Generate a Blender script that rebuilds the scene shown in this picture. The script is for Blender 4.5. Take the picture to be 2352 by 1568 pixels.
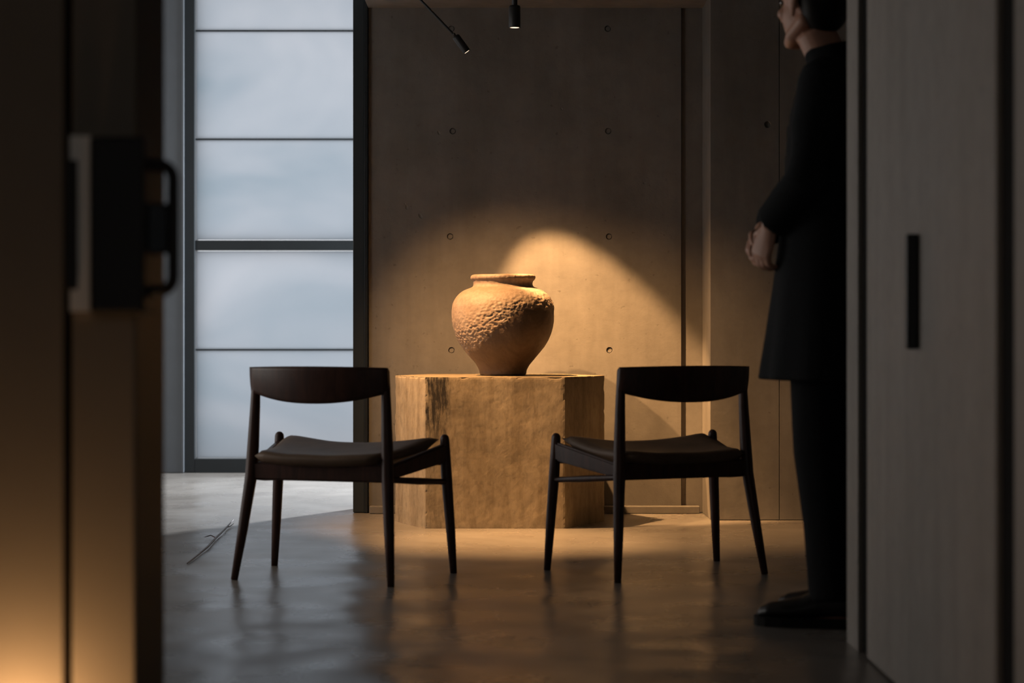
import bpy, bmesh, math, random
from mathutils import Vector, Matrix, noise

random.seed(7)
SC = bpy.context.scene
for o in list(bpy.data.objects):
    bpy.data.objects.remove(o)
C = SC.collection

# ------------------------------------------------------------------ camera, light, exposure
F = 4700.0            # focal length in pixels of the 2352 px wide frame
CAM_Z = 0.80          # eye height; the horizon lies on pixel row 765
HOR = 765.0


def X(px, d):
    return (px - 1176.0) * d / F


def Z(py, d):
    return CAM_Z + (HOR - py) * d / F


cam_d = bpy.data.cameras.new('camera')
cam = bpy.data.objects.new('camera', cam_d)
C.objects.link(cam)
cam.location = (0, 0, CAM_Z)
cam.rotation_euler = (math.pi / 2, 0, 0)
cam_d.sensor_width = 36.0
cam_d.lens = 36.0 * F / 2352.0
cam_d.shift_y = -(784.0 - HOR) / 2352.0
cam_d.clip_start = 0.05
cam_d.dof.use_dof = True
cam_d.dof.focus_distance = 8.55
cam_d.dof.aperture_fstop = 3.0
SC.camera = cam

SC.view_settings.view_transform = 'Standard'
SC.view_settings.look = 'None'
SC.view_settings.exposure = 0.0
SC.view_settings.gamma = 1.0
SC.view_settings.use_curve_mapping = False

world = bpy.data.worlds.new('overcast_sky')
SC.world = world
world.use_nodes = True
bg = world.node_tree.nodes['Background']
bg.inputs[0].default_value = (0.92, 0.95, 1.0, 1)
bg.inputs[1].default_value = 1.28

WARM = (1.0, 0.535, 0.21)


def daylight(name, loc, rot, sx, sy, power, col):
    l = bpy.data.lights.new(name, 'AREA')
    l.shape = 'RECTANGLE'
    l.size, l.size_y = sx, sy
    l.energy = power
    l.color = col
    o = bpy.data.objects.new(name, l)
    o.location = loc
    o.rotation_euler = rot
    C.objects.link(o)
    return o


# daylight entering by the narrow side window round the corner of the alcove
_sl = daylight('daylight_side_window', (0.56, 11.72, 1.25), (0, 0, 0), 0.16, 2.3, 620.0, (0.86, 0.92, 1.0))
_dir = Vector((-1.2, 9.2, 0.4)) - _sl.location
_sl.rotation_euler = _dir.to_track_quat('-Z', 'Y').to_euler()

# added fill lamp, set at an unseen window put in the left wall
daylight('fill_left_window', (-3.02, 6.65, 1.25), (0, -math.pi / 2, 0), 1.5, 1.4, 19.0, (1.0, 0.90, 0.80))

# weak fill lamp added behind the viewer to lift camera-facing surfaces
daylight('fill_rear_window', (0.1, -1.58, 1.45), (math.pi / 2, 0, 0), 0.9, 0.9, 3.4, (1.0, 0.92, 0.82))

SC.cycles.use_denoising = True
SC.cycles.use_adaptive_sampling = True
SC.cycles.adaptive_threshold = 0.04
SC.cycles.max_bounces = 7
SC.cycles.diffuse_bounces = 4
SC.cycles.glossy_bounces = 3
SC.cycles.transmission_bounces = 4
SC.cycles.sample_clamp_indirect = 6.0

# ------------------------------------------------------------------ materials


class NT:
    def __init__(self, name):
        self.m = bpy.data.materials.new(name)
        self.m.use_nodes = True
        self.t = self.m.node_tree
        self.n = self.t.nodes
        self.b = self.n['Principled BSDF']
        tc = self.n.new('ShaderNodeTexCoord')
        self.co = tc.outputs['Object']

    def mapping(self, scale=(1, 1, 1), loc=(0, 0, 0)):
        mp = self.n.new('ShaderNodeMapping')
        mp.inputs['Scale'].default_value = scale
        mp.inputs['Location'].default_value = loc
        self.t.links.new(self.co, mp.inputs['Vector'])
        return mp.outputs[0]

    def noise(self, scale, detail=4, rough=0.55, vec=None, dist=0.0):
        x = self.n.new('ShaderNodeTexNoise')
        x.inputs['Scale'].default_value = scale
        x.inputs['Detail'].default_value = detail
        x.inputs['Roughness'].default_value = rough
        x.inputs['Distortion'].default_value = dist
        self.t.links.new(vec if vec is not None else self.co, x.inputs['Vector'])
        return x.outputs['Fac']

    def ramp(self, fac, stops):
        r = self.n.new('ShaderNodeValToRGB')
        el = r.color_ramp.elements
        while len(el) < len(stops):
            el.new(0.5)
        for e, (p, c) in zip(el, stops):
            e.position = p
            e.color = (c[0], c[1], c[2], 1) if len(c) == 3 else c
        self.t.links.new(fac, r.inputs[0])
        return r.outputs[0]

    def mix(self, a, b, fac, mode='MIX'):
        x = self.n.new('ShaderNodeMix')
        x.data_type = 'RGBA'
        x.blend_type = mode
        for s, v in ((6, a), (7, b)):
            if hasattr(v, 'is_linked'):
                self.t.links.new(v, x.inputs[s])
            else:
                x.inputs[s].default_value = (*v, 1)
        if hasattr(fac, 'is_linked'):
            self.t.links.new(fac, x.inputs[0])
        else:
            x.inputs[0].default_value = fac
        return x.outputs[2]

    def math(self, op, a, b=0.0):
        x = self.n.new('ShaderNodeMath')
        x.operation = op
        for i, v in enumerate((a, b)):
            if hasattr(v, 'is_linked'):
                self.t.links.new(v, x.inputs[i])
            else:
                x.inputs[i].default_value = v
        return x.outputs[0]

    def bump(self, h, strength, dist, prev=None):
        x = self.n.new('ShaderNodeBump')
        x.inputs['Strength'].default_value = strength
        x.inputs['Distance'].default_value = dist
        self.t.links.new(h, x.inputs['Height'])
        if prev is not None:
            self.t.links.new(prev, x.inputs['Normal'])
        return x.outputs[0]

    def set(self, **kw):
        for k, v in kw.items():
            s = self.b.inputs[{'col': 'Base Color', 'rough': 'Roughness', 'metal': 'Metallic', 'nrm': 'Normal',
                               'spec': 'Specular IOR Level', 'sheen': 'Sheen Weight', 'coat': 'Coat Weight'}[k]]
            if hasattr(v, 'is_linked'):
                self.t.links.new(v, s)
            elif isinstance(v, tuple):
                s.default_value = (*v, 1)
            else:
                s.default_value = v
        return self.m


def concrete(name, dark, light, rough=0.75, bump=0.25):
    t = NT(name)
    big = t.noise(1.1, 5, 0.6, dist=0.4)
    fine = t.noise(16, 6, 0.65)
    streak = t.noise(3.0, 4, 0.6, vec=t.mapping((3.0, 3.0, 0.35)))
    c = t.ramp(big, [(0.3, dark), (0.7, light)])
    c = t.mix(c, t.ramp(fine, [(0.35, (0.72, 0.72, 0.72)), (0.6, (1, 1, 1))]), 0.35, 'MULTIPLY')
    c = t.mix(c, t.ramp(streak, [(0.35, (0.75, 0.74, 0.72)), (0.6, (1, 1, 1))]), 0.5, 'MULTIPLY')
    pits = t.ramp(t.noise(42, 2, 0.4), [(0.20, (0, 0, 0)), (0.30, (1, 1, 1))])
    c = t.mix(c, t.ramp(pits, [(0, (0.5, 0.48, 0.45)), (1, (1, 1, 1))]), 0.6, 'MULTIPLY')
    n1 = t.bump(fine, bump, 0.006)
    n2 = t.bump(pits, bump * 0.6, 0.003, n1)
    return t.set(col=c, rough=rough, nrm=n2, spec=0.3)


def plain(name, col, rough=0.5, metal=0.0, spec=0.5, var=0.0):
    t = NT(name)
    if var:
        nz = t.noise(9, 4)
        c = t.mix(tuple(x * (1 - var) for x in col), tuple(min(1, x * (1 + var)) for x in col), nz)
        return t.set(col=c, rough=rough, metal=metal, spec=spec)
    return t.set(col=col, rough=rough, metal=metal, spec=spec)


M = {}
M['wall'] = concrete('board_marked_concrete', (0.125, 0.115, 0.105), (0.195, 0.182, 0.167))
M['wall_side'] = concrete('smooth_grey_plaster', (0.29, 0.265, 0.24), (0.35, 0.32, 0.292), 0.6, 0.06)
M['ceiling'] = concrete('ceiling_concrete', (0.16, 0.15, 0.14), (0.22, 0.21, 0.20))
M['dark_steel'] = plain('blackened_steel', (0.030, 0.034, 0.038), 0.38, 0.6, 0.5, 0.25)
M['frame_steel'] = plain('painted_window_frame', (0.020, 0.025, 0.028), 0.45, 0.1, 0.5, 0.15)
M['black'] = plain('matte_black_metal', (0.012, 0.012, 0.013), 0.5, 0.0, 0.4)
M['gap'] = plain('dark_shadow_gap_lining', (0.010, 0.009, 0.008), 0.9, 0.0, 0.1)
M['plate'] = plain('brushed_lock_plate', (0.78, 0.71, 0.63), 0.45, 0.1, 0.5, 0.10)
M['door'] = plain('warm_painted_door', (0.22, 0.187, 0.15), 0.65, 0.0, 0.3, 0.06)
M['column'] = plain('grey_painted_column', (0.13, 0.142, 0.155), 0.5, 0.0, 0.4, 0.10)


def floor_mat():
    t = NT('polished_concrete_floor')
    big = t.noise(0.9, 5, 0.6, dist=0.5)
    fine = t.noise(9, 6, 0.65)
    c = t.ramp(big, [(0.3, (0.158, 0.140, 0.122)), (0.7, (0.25, 0.228, 0.203))])
    c = t.mix(c, t.ramp(fine, [(0.3, (0.72, 0.71, 0.70)), (0.62, (1, 1, 1))]), 0.5, 'MULTIPLY')
    rip = t.noise(5.0, 0, 0.4, vec=t.mapping((1.0, 0.8, 1.0)))
    r = t.ramp(t.noise(3.1, 3), [(0.3, (0.24,) * 3), (0.7, (0.34,) * 3)])
    n = t.bump(rip, 0.60, 0.02)
    n = t.bump(fine, 0.03, 0.002, n)
    return t.set(col=c, rough=r, nrm=n, spec=0.55)


M['floor'] = floor_mat()


def wood_mat():
    t = NT('dark_stained_teak')
    g = t.noise(6, 5, 0.6, vec=t.mapping((5, 5, 0.9)), dist=1.2)
    c = t.ramp(g, [(0.3, (0.024, 0.009, 0.006)), (0.7, (0.068, 0.026, 0.016))])
    return t.set(col=c, rough=0.42, spec=0.4, nrm=t.bump(g, 0.12, 0.002))


M['wood'] = wood_mat()


def seat_mat():
    t = NT('worn_brown_leather')
    g = t.noise(7, 5, 0.6)
    f = t.noise(120, 3, 0.6)
    c = t.ramp(g, [(0.3, (0.088, 0.053, 0.031)), (0.7, (0.160, 0.103, 0.064))])
    return t.set(col=c, rough=0.55, spec=0.35, nrm=t.bump(f, 0.2, 0.002))


M['seat'] = seat_mat()


def glass_mat():
    t = NT('frosted_window_glass')
    cl = t.noise(0.9, 3, 0.5, vec=t.mapping((0.8, 1, 1.6)), dist=0.6)
    col = t.ramp(cl, [(0.3, (0.56, 0.62, 0.66)), (0.5, (0.66, 0.69, 0.72)), (0.72, (0.75, 0.76, 0.78))])
    tr = t.n.new('ShaderNodeBsdfTranslucent')
    t.t.links.new(col, tr.inputs['Color'])
    gl = t.n.new('ShaderNodeBsdfGlossy')
    gl.inputs['Roughness'].default_value = 0.35
    mx = t.n.new('ShaderNodeMixShader')
    mx.inputs[0].default_value = 0.05
    t.t.links.new(tr.outputs[0], mx.inputs[1])
    t.t.links.new(gl.outputs[0], mx.inputs[2])
    t.t.links.new(mx.outputs[0], t.n['Material Output'].inputs['Surface'])
    t.n.remove(t.b)
    return t.m


M['glass'] = glass_mat()


def plinth_mat():
    t = NT('weathered_plaster_plinth')
    big = t.noise(2.6, 6, 0.62, dist=0.5)
    fine = t.noise(38, 6, 0.7, vec=t.mapping((1.0, 1.0, 0.55)))
    streak = t.noise(7.0, 5, 0.65, vec=t.mapping((1.8, 1.8, 0.22)), dist=0.4)
    c = t.ramp(big, [(0.32, (0.215, 0.168, 0.108)), (0.66, (0.37, 0.295, 0.195))])
    c = t.mix(c, t.ramp(streak, [(0.36, (0.55, 0.50, 0.43)), (0.56, (1, 1, 1))]), 0.55, 'MULTIPLY')
    c = t.mix(c, t.ramp(fine, [(0.33, (0.55, 0.52, 0.48)), (0.55, (1, 1, 1))]), 0.5, 'MULTIPLY')
    # an old dark water stain running down the front face, close to its left corner
    sep = t.n.new('ShaderNodeSeparateXYZ')
    t.t.links.new(t.co, sep.inputs[0])
    mr = t.n.new('ShaderNodeMapRange')
    mr.interpolation_type = 'SMOOTHSTEP'
    t.t.links.new(sep.outputs['X'], mr.inputs['Value'])
    mr.inputs['From Min'].default_value = -0.245
    mr.inputs['From Max'].default_value = -0.268
    mf = t.n.new('ShaderNodeMapRange')
    mf.interpolation_type = 'SMOOTHSTEP'
    t.t.links.new(sep.outputs['X'], mf.inputs['Value'])
    mf.inputs['From Min'].default_value = -0.362
    mf.inputs['From Max'].default_value = -0.352
    mz = t.n.new('ShaderNodeMapRange')
    mz.interpolation_type = 'SMOOTHSTEP'
    t.t.links.new(sep.outputs['Z'], mz.inputs['Value'])
    mz.inputs['From Min'].default_value = 0.30
    mz.inputs['From Max'].default_value = 0.46
    mz.inputs['To Min'].default_value = 0.38
    my = t.n.new('ShaderNodeMapRange')
    t.t.links.new(sep.outputs['Y'], my.inputs['Value'])
    my.inputs['From Min'].default_value = 8.42
    my.inputs['From Max'].default_value = 8.405
    st = t.math('MULTIPLY', mr.outputs[0], mf.outputs[0])
    st = t.math('MULTIPLY', st, mz.outputs[0])
    st = t.math('MULTIPLY', st, my.outputs[0])
    brk = t.ramp(t.noise(9.0, 6, 0.7, vec=t.mapping((5.0, 5.0, 0.9))), [(0.42, (0.25,) * 3), (0.56, (1, 1, 1))])
    st = t.math('MULTIPLY', st, brk)
    c = t.mix(c, (0.030, 0.024, 0.018), st)
    n = t.bump(fine, 0.35, 0.004)
    return t.set(col=c, rough=0.8, spec=0.3, nrm=n)


M['plinth'] = plinth_mat()


def clay_mat():
    t = NT('rough_fired_clay')
    big = t.noise(7, 5, 0.6, dist=0.6)
    fine = t.noise(60, 6, 0.7)
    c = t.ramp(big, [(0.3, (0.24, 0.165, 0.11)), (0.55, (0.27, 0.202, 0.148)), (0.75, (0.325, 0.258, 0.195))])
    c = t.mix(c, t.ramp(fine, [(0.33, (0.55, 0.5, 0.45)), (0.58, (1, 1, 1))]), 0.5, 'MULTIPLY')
    # jar's shaded side put into the colour, with darker clay below the ash crust
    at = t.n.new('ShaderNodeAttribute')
    at.attribute_name = 'ash_lit'
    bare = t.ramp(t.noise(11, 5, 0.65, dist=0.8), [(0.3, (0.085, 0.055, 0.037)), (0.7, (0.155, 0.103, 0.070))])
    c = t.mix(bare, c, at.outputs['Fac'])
    return t.set(col=c, rough=0.58, spec=0.4, nrm=t.bump(fine, 0.5, 0.004))


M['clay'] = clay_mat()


def cloth(name, a, b, rough=0.9):
    t = NT(name)
    f = t.noise(90, 3, 0.6)
    return t.set(col=t.mix(a, b, f), rough=rough, spec=0.15, nrm=t.bump(f, 0.15, 0.002))


M['coat'] = cloth('black_wool_coat', (0.006, 0.007, 0.008), (0.014, 0.016, 0.018))
M['trousers'] = cloth('black_trouser_cloth', (0.005, 0.005, 0.006), (0.010, 0.011, 0.012))
M['shoe'] = plain('black_shoe_leather', (0.009, 0.008, 0.008), 0.4, 0.0, 0.4)
M['sole'] = plain('dark_rubber_sole', (0.012, 0.011, 0.010), 0.8, 0.0, 0.2)
M['hair'] = cloth('black_hair', (0.006, 0.005, 0.004), (0.012, 0.010, 0.008), 0.55)
M['eye'] = plain('dark_eye', (0.03, 0.02, 0.015), 0.2)


def skin_mat():
    t = NT('skin')
    c = t.mix((0.42, 0.22, 0.15), (0.50, 0.28, 0.20), t.noise(14, 4))
    t.b.inputs['Subsurface Weight'].default_value = 0.1
    t.b.inputs['Subsurface Radius'].default_value = (0.01, 0.004, 0.002)
    return t.set(col=c, rough=0.5, spec=0.4)


M['skin'] = skin_mat()


def emit(name, col, s):
    m = bpy.data.materials.new(name)
    m.use_nodes = True
    n = m.node_tree.nodes
    e = n.new('ShaderNodeEmission')
    e.inputs[0].default_value = (*col, 1)
    e.inputs[1].default_value = s
    m.node_tree.links.new(e.outputs[0], n['Material Output'].inputs[0])
    n.remove(n['Principled BSDF'])
    return m


M['lens'] = emit('lit_lamp_lens', (1.0, 0.72, 0.50), 2.2)
M['lantern'] = emit('lit_lantern_shade', (1.0, 0.58, 0.26), 3.0)

# ------------------------------------------------------------------ helpers


def link(name, me, mat, parent=None):
    o = bpy.data.objects.new(name, me)
    C.objects.link(o)
    if mat:
        me.materials.clear()
        me.materials.append(M[mat])
    if parent is not None:
        o.parent = parent
    return o


def obj(name, bm, mat, parent=None, smooth=False):
    me = bpy.data.meshes.new(name)
    bmesh.ops.recalc_face_normals(bm, faces=bm.faces[:])
    bm.to_mesh(me)
    bm.free()
    if smooth:
        for p in me.polygons:
            p.use_smooth = True
    return link(name, me, mat, parent)


def empty(name, loc=(0, 0, 0), rz=0.0):
    o = bpy.data.objects.new(name, None)
    o.location = loc
    o.rotation_euler = (0, 0, rz)
    o.empty_display_size = 0.1
    C.objects.link(o)
    return o


def tag(o, label=None, cat=None, group=None, kind=None):
    if label:
        o['label'] = label
    if cat:
        o['category'] = cat
    if group:
        o['group'] = group
    if kind:
        o['kind'] = kind
    return o


def box(bm, x0, x1, y0, y1, z0, z1, bev=0.0, seg=2):
    v = [bm.verts.new(p) for p in ((x0, y0, z0), (x1, y0, z0), (x1, y1, z0), (x0, y1, z0),
                                   (x0, y0, z1), (x1, y0, z1), (x1, y1, z1), (x0, y1, z1))]
    fs = [bm.faces.new([v[i] for i in f]) for f in ((0, 3, 2, 1), (4, 5, 6, 7), (0, 1, 5, 4), (1, 2, 6, 5), (2, 3, 7, 6), (3, 0, 4, 7))]
    if bev:
        es = list({e for f in fs for e in f.edges})
        bmesh.ops.bevel(bm, geom=es, offset=bev, segments=seg, affect='EDGES', profile=0.5)


def bxo(name, mat, parent, x0, x1, y0, y1, z0, z1, bev=0.0):
    bm = bmesh.new()
    box(bm, min(x0, x1), max(x0, x1), min(y0, y1), max(y0, y1), min(z0, z1), max(z0, z1), bev)
    return obj(name, bm, mat, parent)


def frames(pts, up=Vector((0, 0, 1))):
    out = []
    n = len(pts)
    for i in range(n):
        a = pts[max(i - 1, 0)]
        b = pts[min(i + 1, n - 1)]
        t = (b - a).normalized()
        u = up if abs(t.dot(up)) < 0.95 else Vector((0, 1, 0))
        s = t.cross(u).normalized()
        w = s.cross(t).normalized()
        out.append((t, s, w))
    return out


def tube(bm, pts, rad, seg=16, up=Vector((0, 0, 1)), dome=True, flat_ends=(False, False)):
    """round (or elliptical: rad item = (side, up)) tube through the points with domed ends"""
    pts = [Vector(p) for p in pts]
    rad = [(r, r) if not isinstance(r, tuple) else r for r in rad]
    fr = frames(pts, up)
    rings = []
    P, R, Fr = list(pts), list(rad), list(fr)
    if dome:
        for end, flat in ((0, flat_ends[0]), (-1, flat_ends[1])):
            if flat:
                continue
            t, s, w = fr[end]
            rr = rad[end]
            k = min(rr)
            sg = -1 if end == 0 else 1
            extra = [(pts[end] + t * sg * k * math.sin(a), (rr[0] * math.cos(a), rr[1] * math.cos(a)), fr[end]) for a in (0.5, 1.0, 1.35)]
            for e in extra:
                if end == 0:
                    P.insert(0, e[0]); R.insert(0, e[1]); Fr.insert(0, e[2])
                else:
                    P.append(e[0]); R.append(e[1]); Fr.append(e[2])
    for p, r, (t, s, w) in zip(P, R, Fr):
        rings.append([bm.verts.new(p + s * r[0] * math.cos(2 * math.pi * k / seg) + w * r[1] * math.sin(2 * math.pi * k / seg)) for k in range(seg)])
    for a, b in zip(rings[:-1], rings[1:]):
        for k in range(seg):
            bm.faces.new((a[k], a[(k + 1) % seg], b[(k + 1) % seg], b[k]))
    bm.faces.new(list(reversed(rings[0])))
    bm.faces.new(rings[-1])


def ellipsoid(bm, c, ax, r, seg=20, rings=12):
    c = Vector(c)
    rows = []
    for i in range(1, rings):
        th = math.pi * i / rings
        rows.append([bm.verts.new(c + ax[0] * r[0] * math.sin(th) * math.cos(2 * math.pi * k / seg)
                                  + ax[1] * r[1] * math.sin(th) * math.sin(2 * math.pi * k / seg)
                                  + ax[2] * r[2] * math.cos(th)) for k in range(seg)])
    top = bm.verts.new(c + ax[2] * r[2])
    bot = bm.verts.new(c - ax[2] * r[2])
    for a, b in zip(rows[:-1], rows[1:]):
        for k in range(seg):
            bm.faces.new((a[k], b[k], b[(k + 1) % seg], a[(k + 1) % seg]))
    for k in range(seg):
        bm.faces.new((top, rows[0][k], rows[0][(k + 1) % seg]))
        bm.faces.new((bot, rows[-1][(k + 1) % seg], rows[-1][k]))


def ringloft(bm, rings):
    """closed loft through lists of points (all the same length)"""
    rs = [[bm.verts.new(p) for p in r] for r in rings]
    n = len(rs[0])
    for a, b in zip(rs[:-1], rs[1:]):
        for k in range(n):
            bm.faces.new((a[k], a[(k + 1) % n], b[(k + 1) % n], b[k]))
    bm.faces.new(list(reversed(rs[0])))
    bm.faces.new(rs[-1])


def remeshed(bm, voxel, smooth_it=6, fac=0.5):
    """one continuous skin over overlapping closed shapes"""
    bmesh.ops.recalc_face_normals(bm, faces=bm.faces[:])
    me = bpy.data.meshes.new('tmp')
    bm.to_mesh(me)
    bm.free()
    o = bpy.data.objects.new('tmp', me)
    C.objects.link(o)
    r = o.modifiers.new('r', 'REMESH')
    r.mode = 'VOXEL'
    r.voxel_size = voxel
    r.use_smooth_shade = True
    s = o.modifiers.new('s', 'SMOOTH')
    s.iterations = smooth_it
    s.factor = fac
    dg = bpy.context.evaluated_depsgraph_get()
    out = bpy.data.meshes.new_from_object(o.evaluated_get(dg))
    bpy.data.objects.remove(o)
    for p in out.polygons:
        p.use_smooth = True
    return out


def revolve(bm, prof, cx, cy, seg=32, caps=(True, True)):
    rings = [[bm.verts.new((cx + r * math.cos(2 * math.pi * k / seg), cy + r * math.sin(2 * math.pi * k / seg), z)) for k in range(seg)] for r, z in prof]
    for a, b in zip(rings[:-1], rings[1:]):
        for k in range(seg):
            bm.faces.new((a[k], a[(k + 1) % seg], b[(k + 1) % seg], b[k]))
    if caps[0]:
        bm.faces.new(list(reversed(rings[0])))
    if caps[1]:
        bm.faces.new(rings[-1])


# ------------------------------------------------------------------ the room shell
D_BACK = 9.15         # concrete back wall
D_RIGHT = 8.785       # wall right of it, a little nearer
D_WIN = 11.82         # window at the end of the alcove
X_SIDE = 0.867        # side wall with the sliding door
CEIL = 2.254
SEAM = 8.386

fl = bxo('floor', 'floor', None, -3.2, 3.2, -1.6, SEAM - 0.002, -0.12, 0.0)
tag(fl, kind='structure', label='polished grey concrete floor')
bxo('floor_slab', 'floor', fl, -3.2, 3.2, SEAM + 0.002, 12.4, -0.12, -0.003)


def holed_wall(name, x0, x1, y0, y1, z0, z1, holes, mat, parent=None, r=0.0155, depth=0.008, pits=()):
    """a wall slab with real round tie holes sunk in its camera-side face (y0)"""
    bm = bmesh.new()
    box(bm, x0, x1, y0, y1, z0, z1)
    o = obj(name, bm, mat, parent)
    if holes:
        cb = bmesh.new()
        for hx, hz in holes:
            m = Matrix.Translation((hx, y0, hz)) @ Matrix.Rotation(math.pi / 2, 4, 'X')
            bmesh.ops.create_cone(cb, cap_ends=True, segments=24, radius1=r * 0.86, radius2=r, depth=depth * 2, matrix=m)
        for px_, pz_, pr_ in pits:                       # irregular shallow casting pits
            m = Matrix.Translation((px_, y0 - pr_ * 0.45, pz_)) @ Matrix.Rotation(px_ * 40, 4, 'Y') @ Matrix.Diagonal((1.0, 0.8, 1.7, 1.0))
            bmesh.ops.create_icosphere(cb, subdivisions=2, radius=pr_, matrix=m)
        co = obj('cutter', cb, None)
        bo = o.modifiers.new('holes', 'BOOLEAN')
        bo.operation = 'DIFFERENCE'
        bo.solver = 'EXACT'
        bo.object = co
        dg = bpy.context.evaluated_depsgraph_get()
        me = bpy.data.meshes.new_from_object(o.evaluated_get(dg))
        o.modifiers.clear()
        o.data = me
        me.materials.clear()
        me.materials.append(M[mat])
        bpy.data.objects.remove(co)
    return o


TOPZ = 3.4
wb = empty('wall_back', (0, 0, 0))
tag(wb, kind='structure', label='bare concrete back wall with round tie holes')
bxo('wall_core', 'gap', wb, X(846, D_BACK), X(1605, D_BACK), D_BACK + 0.05, D_BACK + 0.22, 0, TOPZ)
seams = [X(846, D_BACK), X(1565, D_BACK)]
hole_px = [(1037, 66), (1396, 66), (1040, 301), (1397, 301), (1034, 543), (1399, 543), (1037, 804), (1400, 804), (1036, 1060), (1400, 1060)]
H = [(X(px, D_BACK), Z(py, D_BACK)) for px, py in hole_px]
for a, b in zip(seams[:-1], seams[1:]):
    hs = [h for h in H if a + 0.03 < h[0] < b - 0.03]
    holed_wall('concrete_panel', a + 0.001, b - 0.001, D_BACK, D_BACK + 0.06, 0, TOPZ, hs, 'wall', wb,
               pits=[(X(px, D_BACK), Z(py, D_BACK), q) for px, py, q in ((934, 476, 0.008), (966, 496, 0.010), (1008, 305, 0.008), (930, 468, 0.005), (1290, 250, 0.005), (1480, 420, 0.006))])
bxo('corner_strip', 'wall', wb, X(1565, D_BACK) + 0.002, X(1632, D_RIGHT) - 0.0005, D_BACK + 0.014, D_BACK + 0.06, 0, TOPZ)
for hx, hz in H:                                     # mortar plugs at the bottom of the tie holes
    bm = bmesh.new()
    bmesh.ops.create_cone(bm, cap_ends=True, segments=20, radius1=0.011, radius2=0.0105, depth=0.004,
                          matrix=Matrix.Translation((hx, D_BACK + 0.0066, hz)) @ Matrix.Rotation(math.pi / 2, 4, 'X'))
    obj('tie_hole_plug', bm, 'wall', wb)

bb = bxo('baseboard_back', 'wall', None, X(850, D_BACK), X(1605, D_BACK), D_BACK - 0.05, D_BACK - 0.0005, -0.002, 0.030, 0.003)
tag(bb, kind='structure')

wr = empty('wall_right', (0, 0, 0))
tag(wr, kind='structure', label='grey concrete wall standing forward on the right')
xr0, xr1, xr2 = X(1632, D_RIGHT), X(1790, D_RIGHT), 2.9
HR = [(X(1763, D_RIGHT), Z(286, D_RIGHT)), (X(1763, D_RIGHT), Z(562, D_RIGHT))]
holed_wall('concrete_panel', xr0, xr1 - 0.0015, D_RIGHT, D_BACK + 0.22, 0, TOPZ, HR[:1], 'wall', wr)
bxo('concrete_panel', 'wall', wr, xr1 + 0.0015, xr2, D_RIGHT, D_BACK + 0.22, 0, TOPZ)

# ceiling of the room stops short of the high alcove on the left
cl = bxo('ceiling', 'ceiling', None, X(846, D_BACK), 3.0, -1.6, D_BACK + 0.06, CEIL, CEIL + 0.15)
tag(cl, kind='structure', label='low concrete ceiling')
bxo('ceiling_slab', 'ceiling', cl, -3.2, X(846, D_BACK) - 0.001, -1.6, 8.7, CEIL, CEIL + 0.15)
bxo('high_ceiling', 'ceiling', cl, -3.2, 3.2, 8.6, 12.4, 3.3, 3.42)
bxo('ceiling_upstand', 'ceiling', cl, -3.2, X(846, D_BACK), 8.55, 8.7, CEIL + 0.15, 3.3)

we = empty('wall_end')
tag(we, kind='structure', label='end wall of the passage behind the viewer')
for a in ((-3.2, -0.4, -1.75, -1.6, -0.1, TOPZ), (0.6, 3.2, -1.75, -1.6, -0.1, TOPZ), (-0.4, 0.6, -1.75, -1.6, -0.1, 0.95), (-0.4, 0.6, -1.75, -1.6, 1.95, TOPZ)):
    bxo('wall_panel', 'wall_side', we, *a)
w4 = empty('added_window_4')  # unseen opening added to go with the rear fill lamp
tag(w4, kind='structure', label='added small frosted window, unseen behind the viewer')
bxo('pane', 'glass', w4, -0.38, 0.58, -1.69, -1.684, 0.97, 1.93)
for a in ((-0.4, -0.38, 0.95, 1.95), (0.58, 0.6, 0.95, 1.95), (-0.38, 0.58, 0.95, 0.97), (-0.38, 0.58, 1.93, 1.95)):
    bxo('window_frame', 'frame_steel', w4, a[0], a[1], -1.71, -1.66, a[2], a[3])
for nm, a in (
              ('wall_right_outer', (3.0, 3.15, -1.6, 12.4, -0.1, TOPZ)),):
    w_ = bxo(nm, 'wall_side', None, *a)
    tag(w_, kind='structure')

wl = empty('wall_left')
tag(wl, kind='structure', label='left wall of the room with an added frosted window')
for a in ((-3.2, -3.05, -1.6, 5.9, -0.1, TOPZ), (-3.2, -3.05, 7.4, 12.4, -0.1, TOPZ), (-3.2, -3.05, 5.9, 7.4, -0.1, 0.45), (-3.2, -3.05, 5.9, 7.4, 2.05, TOPZ)):
    bxo('wall_panel', 'wall_side', wl, *a)
w3 = empty('added_window_3')  # unseen window added to brighten the room from the left
tag(w3, kind='structure', label='added unseen frosted window in the left wall, for fill light')
for q in range(2):
    bxo('pane', 'glass', w3, -3.13, -3.124, 5.92 + 0.74 * q, 6.62 + 0.74 * q, 0.47, 2.03)
for a, b in ((5.9, 5.92), (6.62, 6.66), (7.36, 7.4)):
    bxo('window_frame', 'frame_steel', w3, -3.15, -3.10, a, b, 0.45, 2.05)

# wall of the alcove that holds the windows
wx0, wx1 = X(415, D_WIN), -0.50
w = empty('wall_alcove')
tag(w, kind='structure', label='end wall of the alcove around the tall window')
bxo('wall_panel', 'wall', w, wx1, 0.46, D_WIN - 0.02, D_WIN + 0.16, 0, TOPZ)
bxo('wall_panel', 'wall', w, 0.66, 3.1, D_WIN - 0.02, D_WIN + 0.16, 0, TOPZ)
bxo('wall_panel', 'wall', w, 0.46, 0.66, D_WIN - 0.02, D_WIN + 0.16, 2.5, TOPZ)
bxo('wall_panel', 'wall', w, -3.1, X(375, 11.64) - 0.12, D_WIN - 0.02, D_WIN + 0.16, 0, TOPZ)

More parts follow.
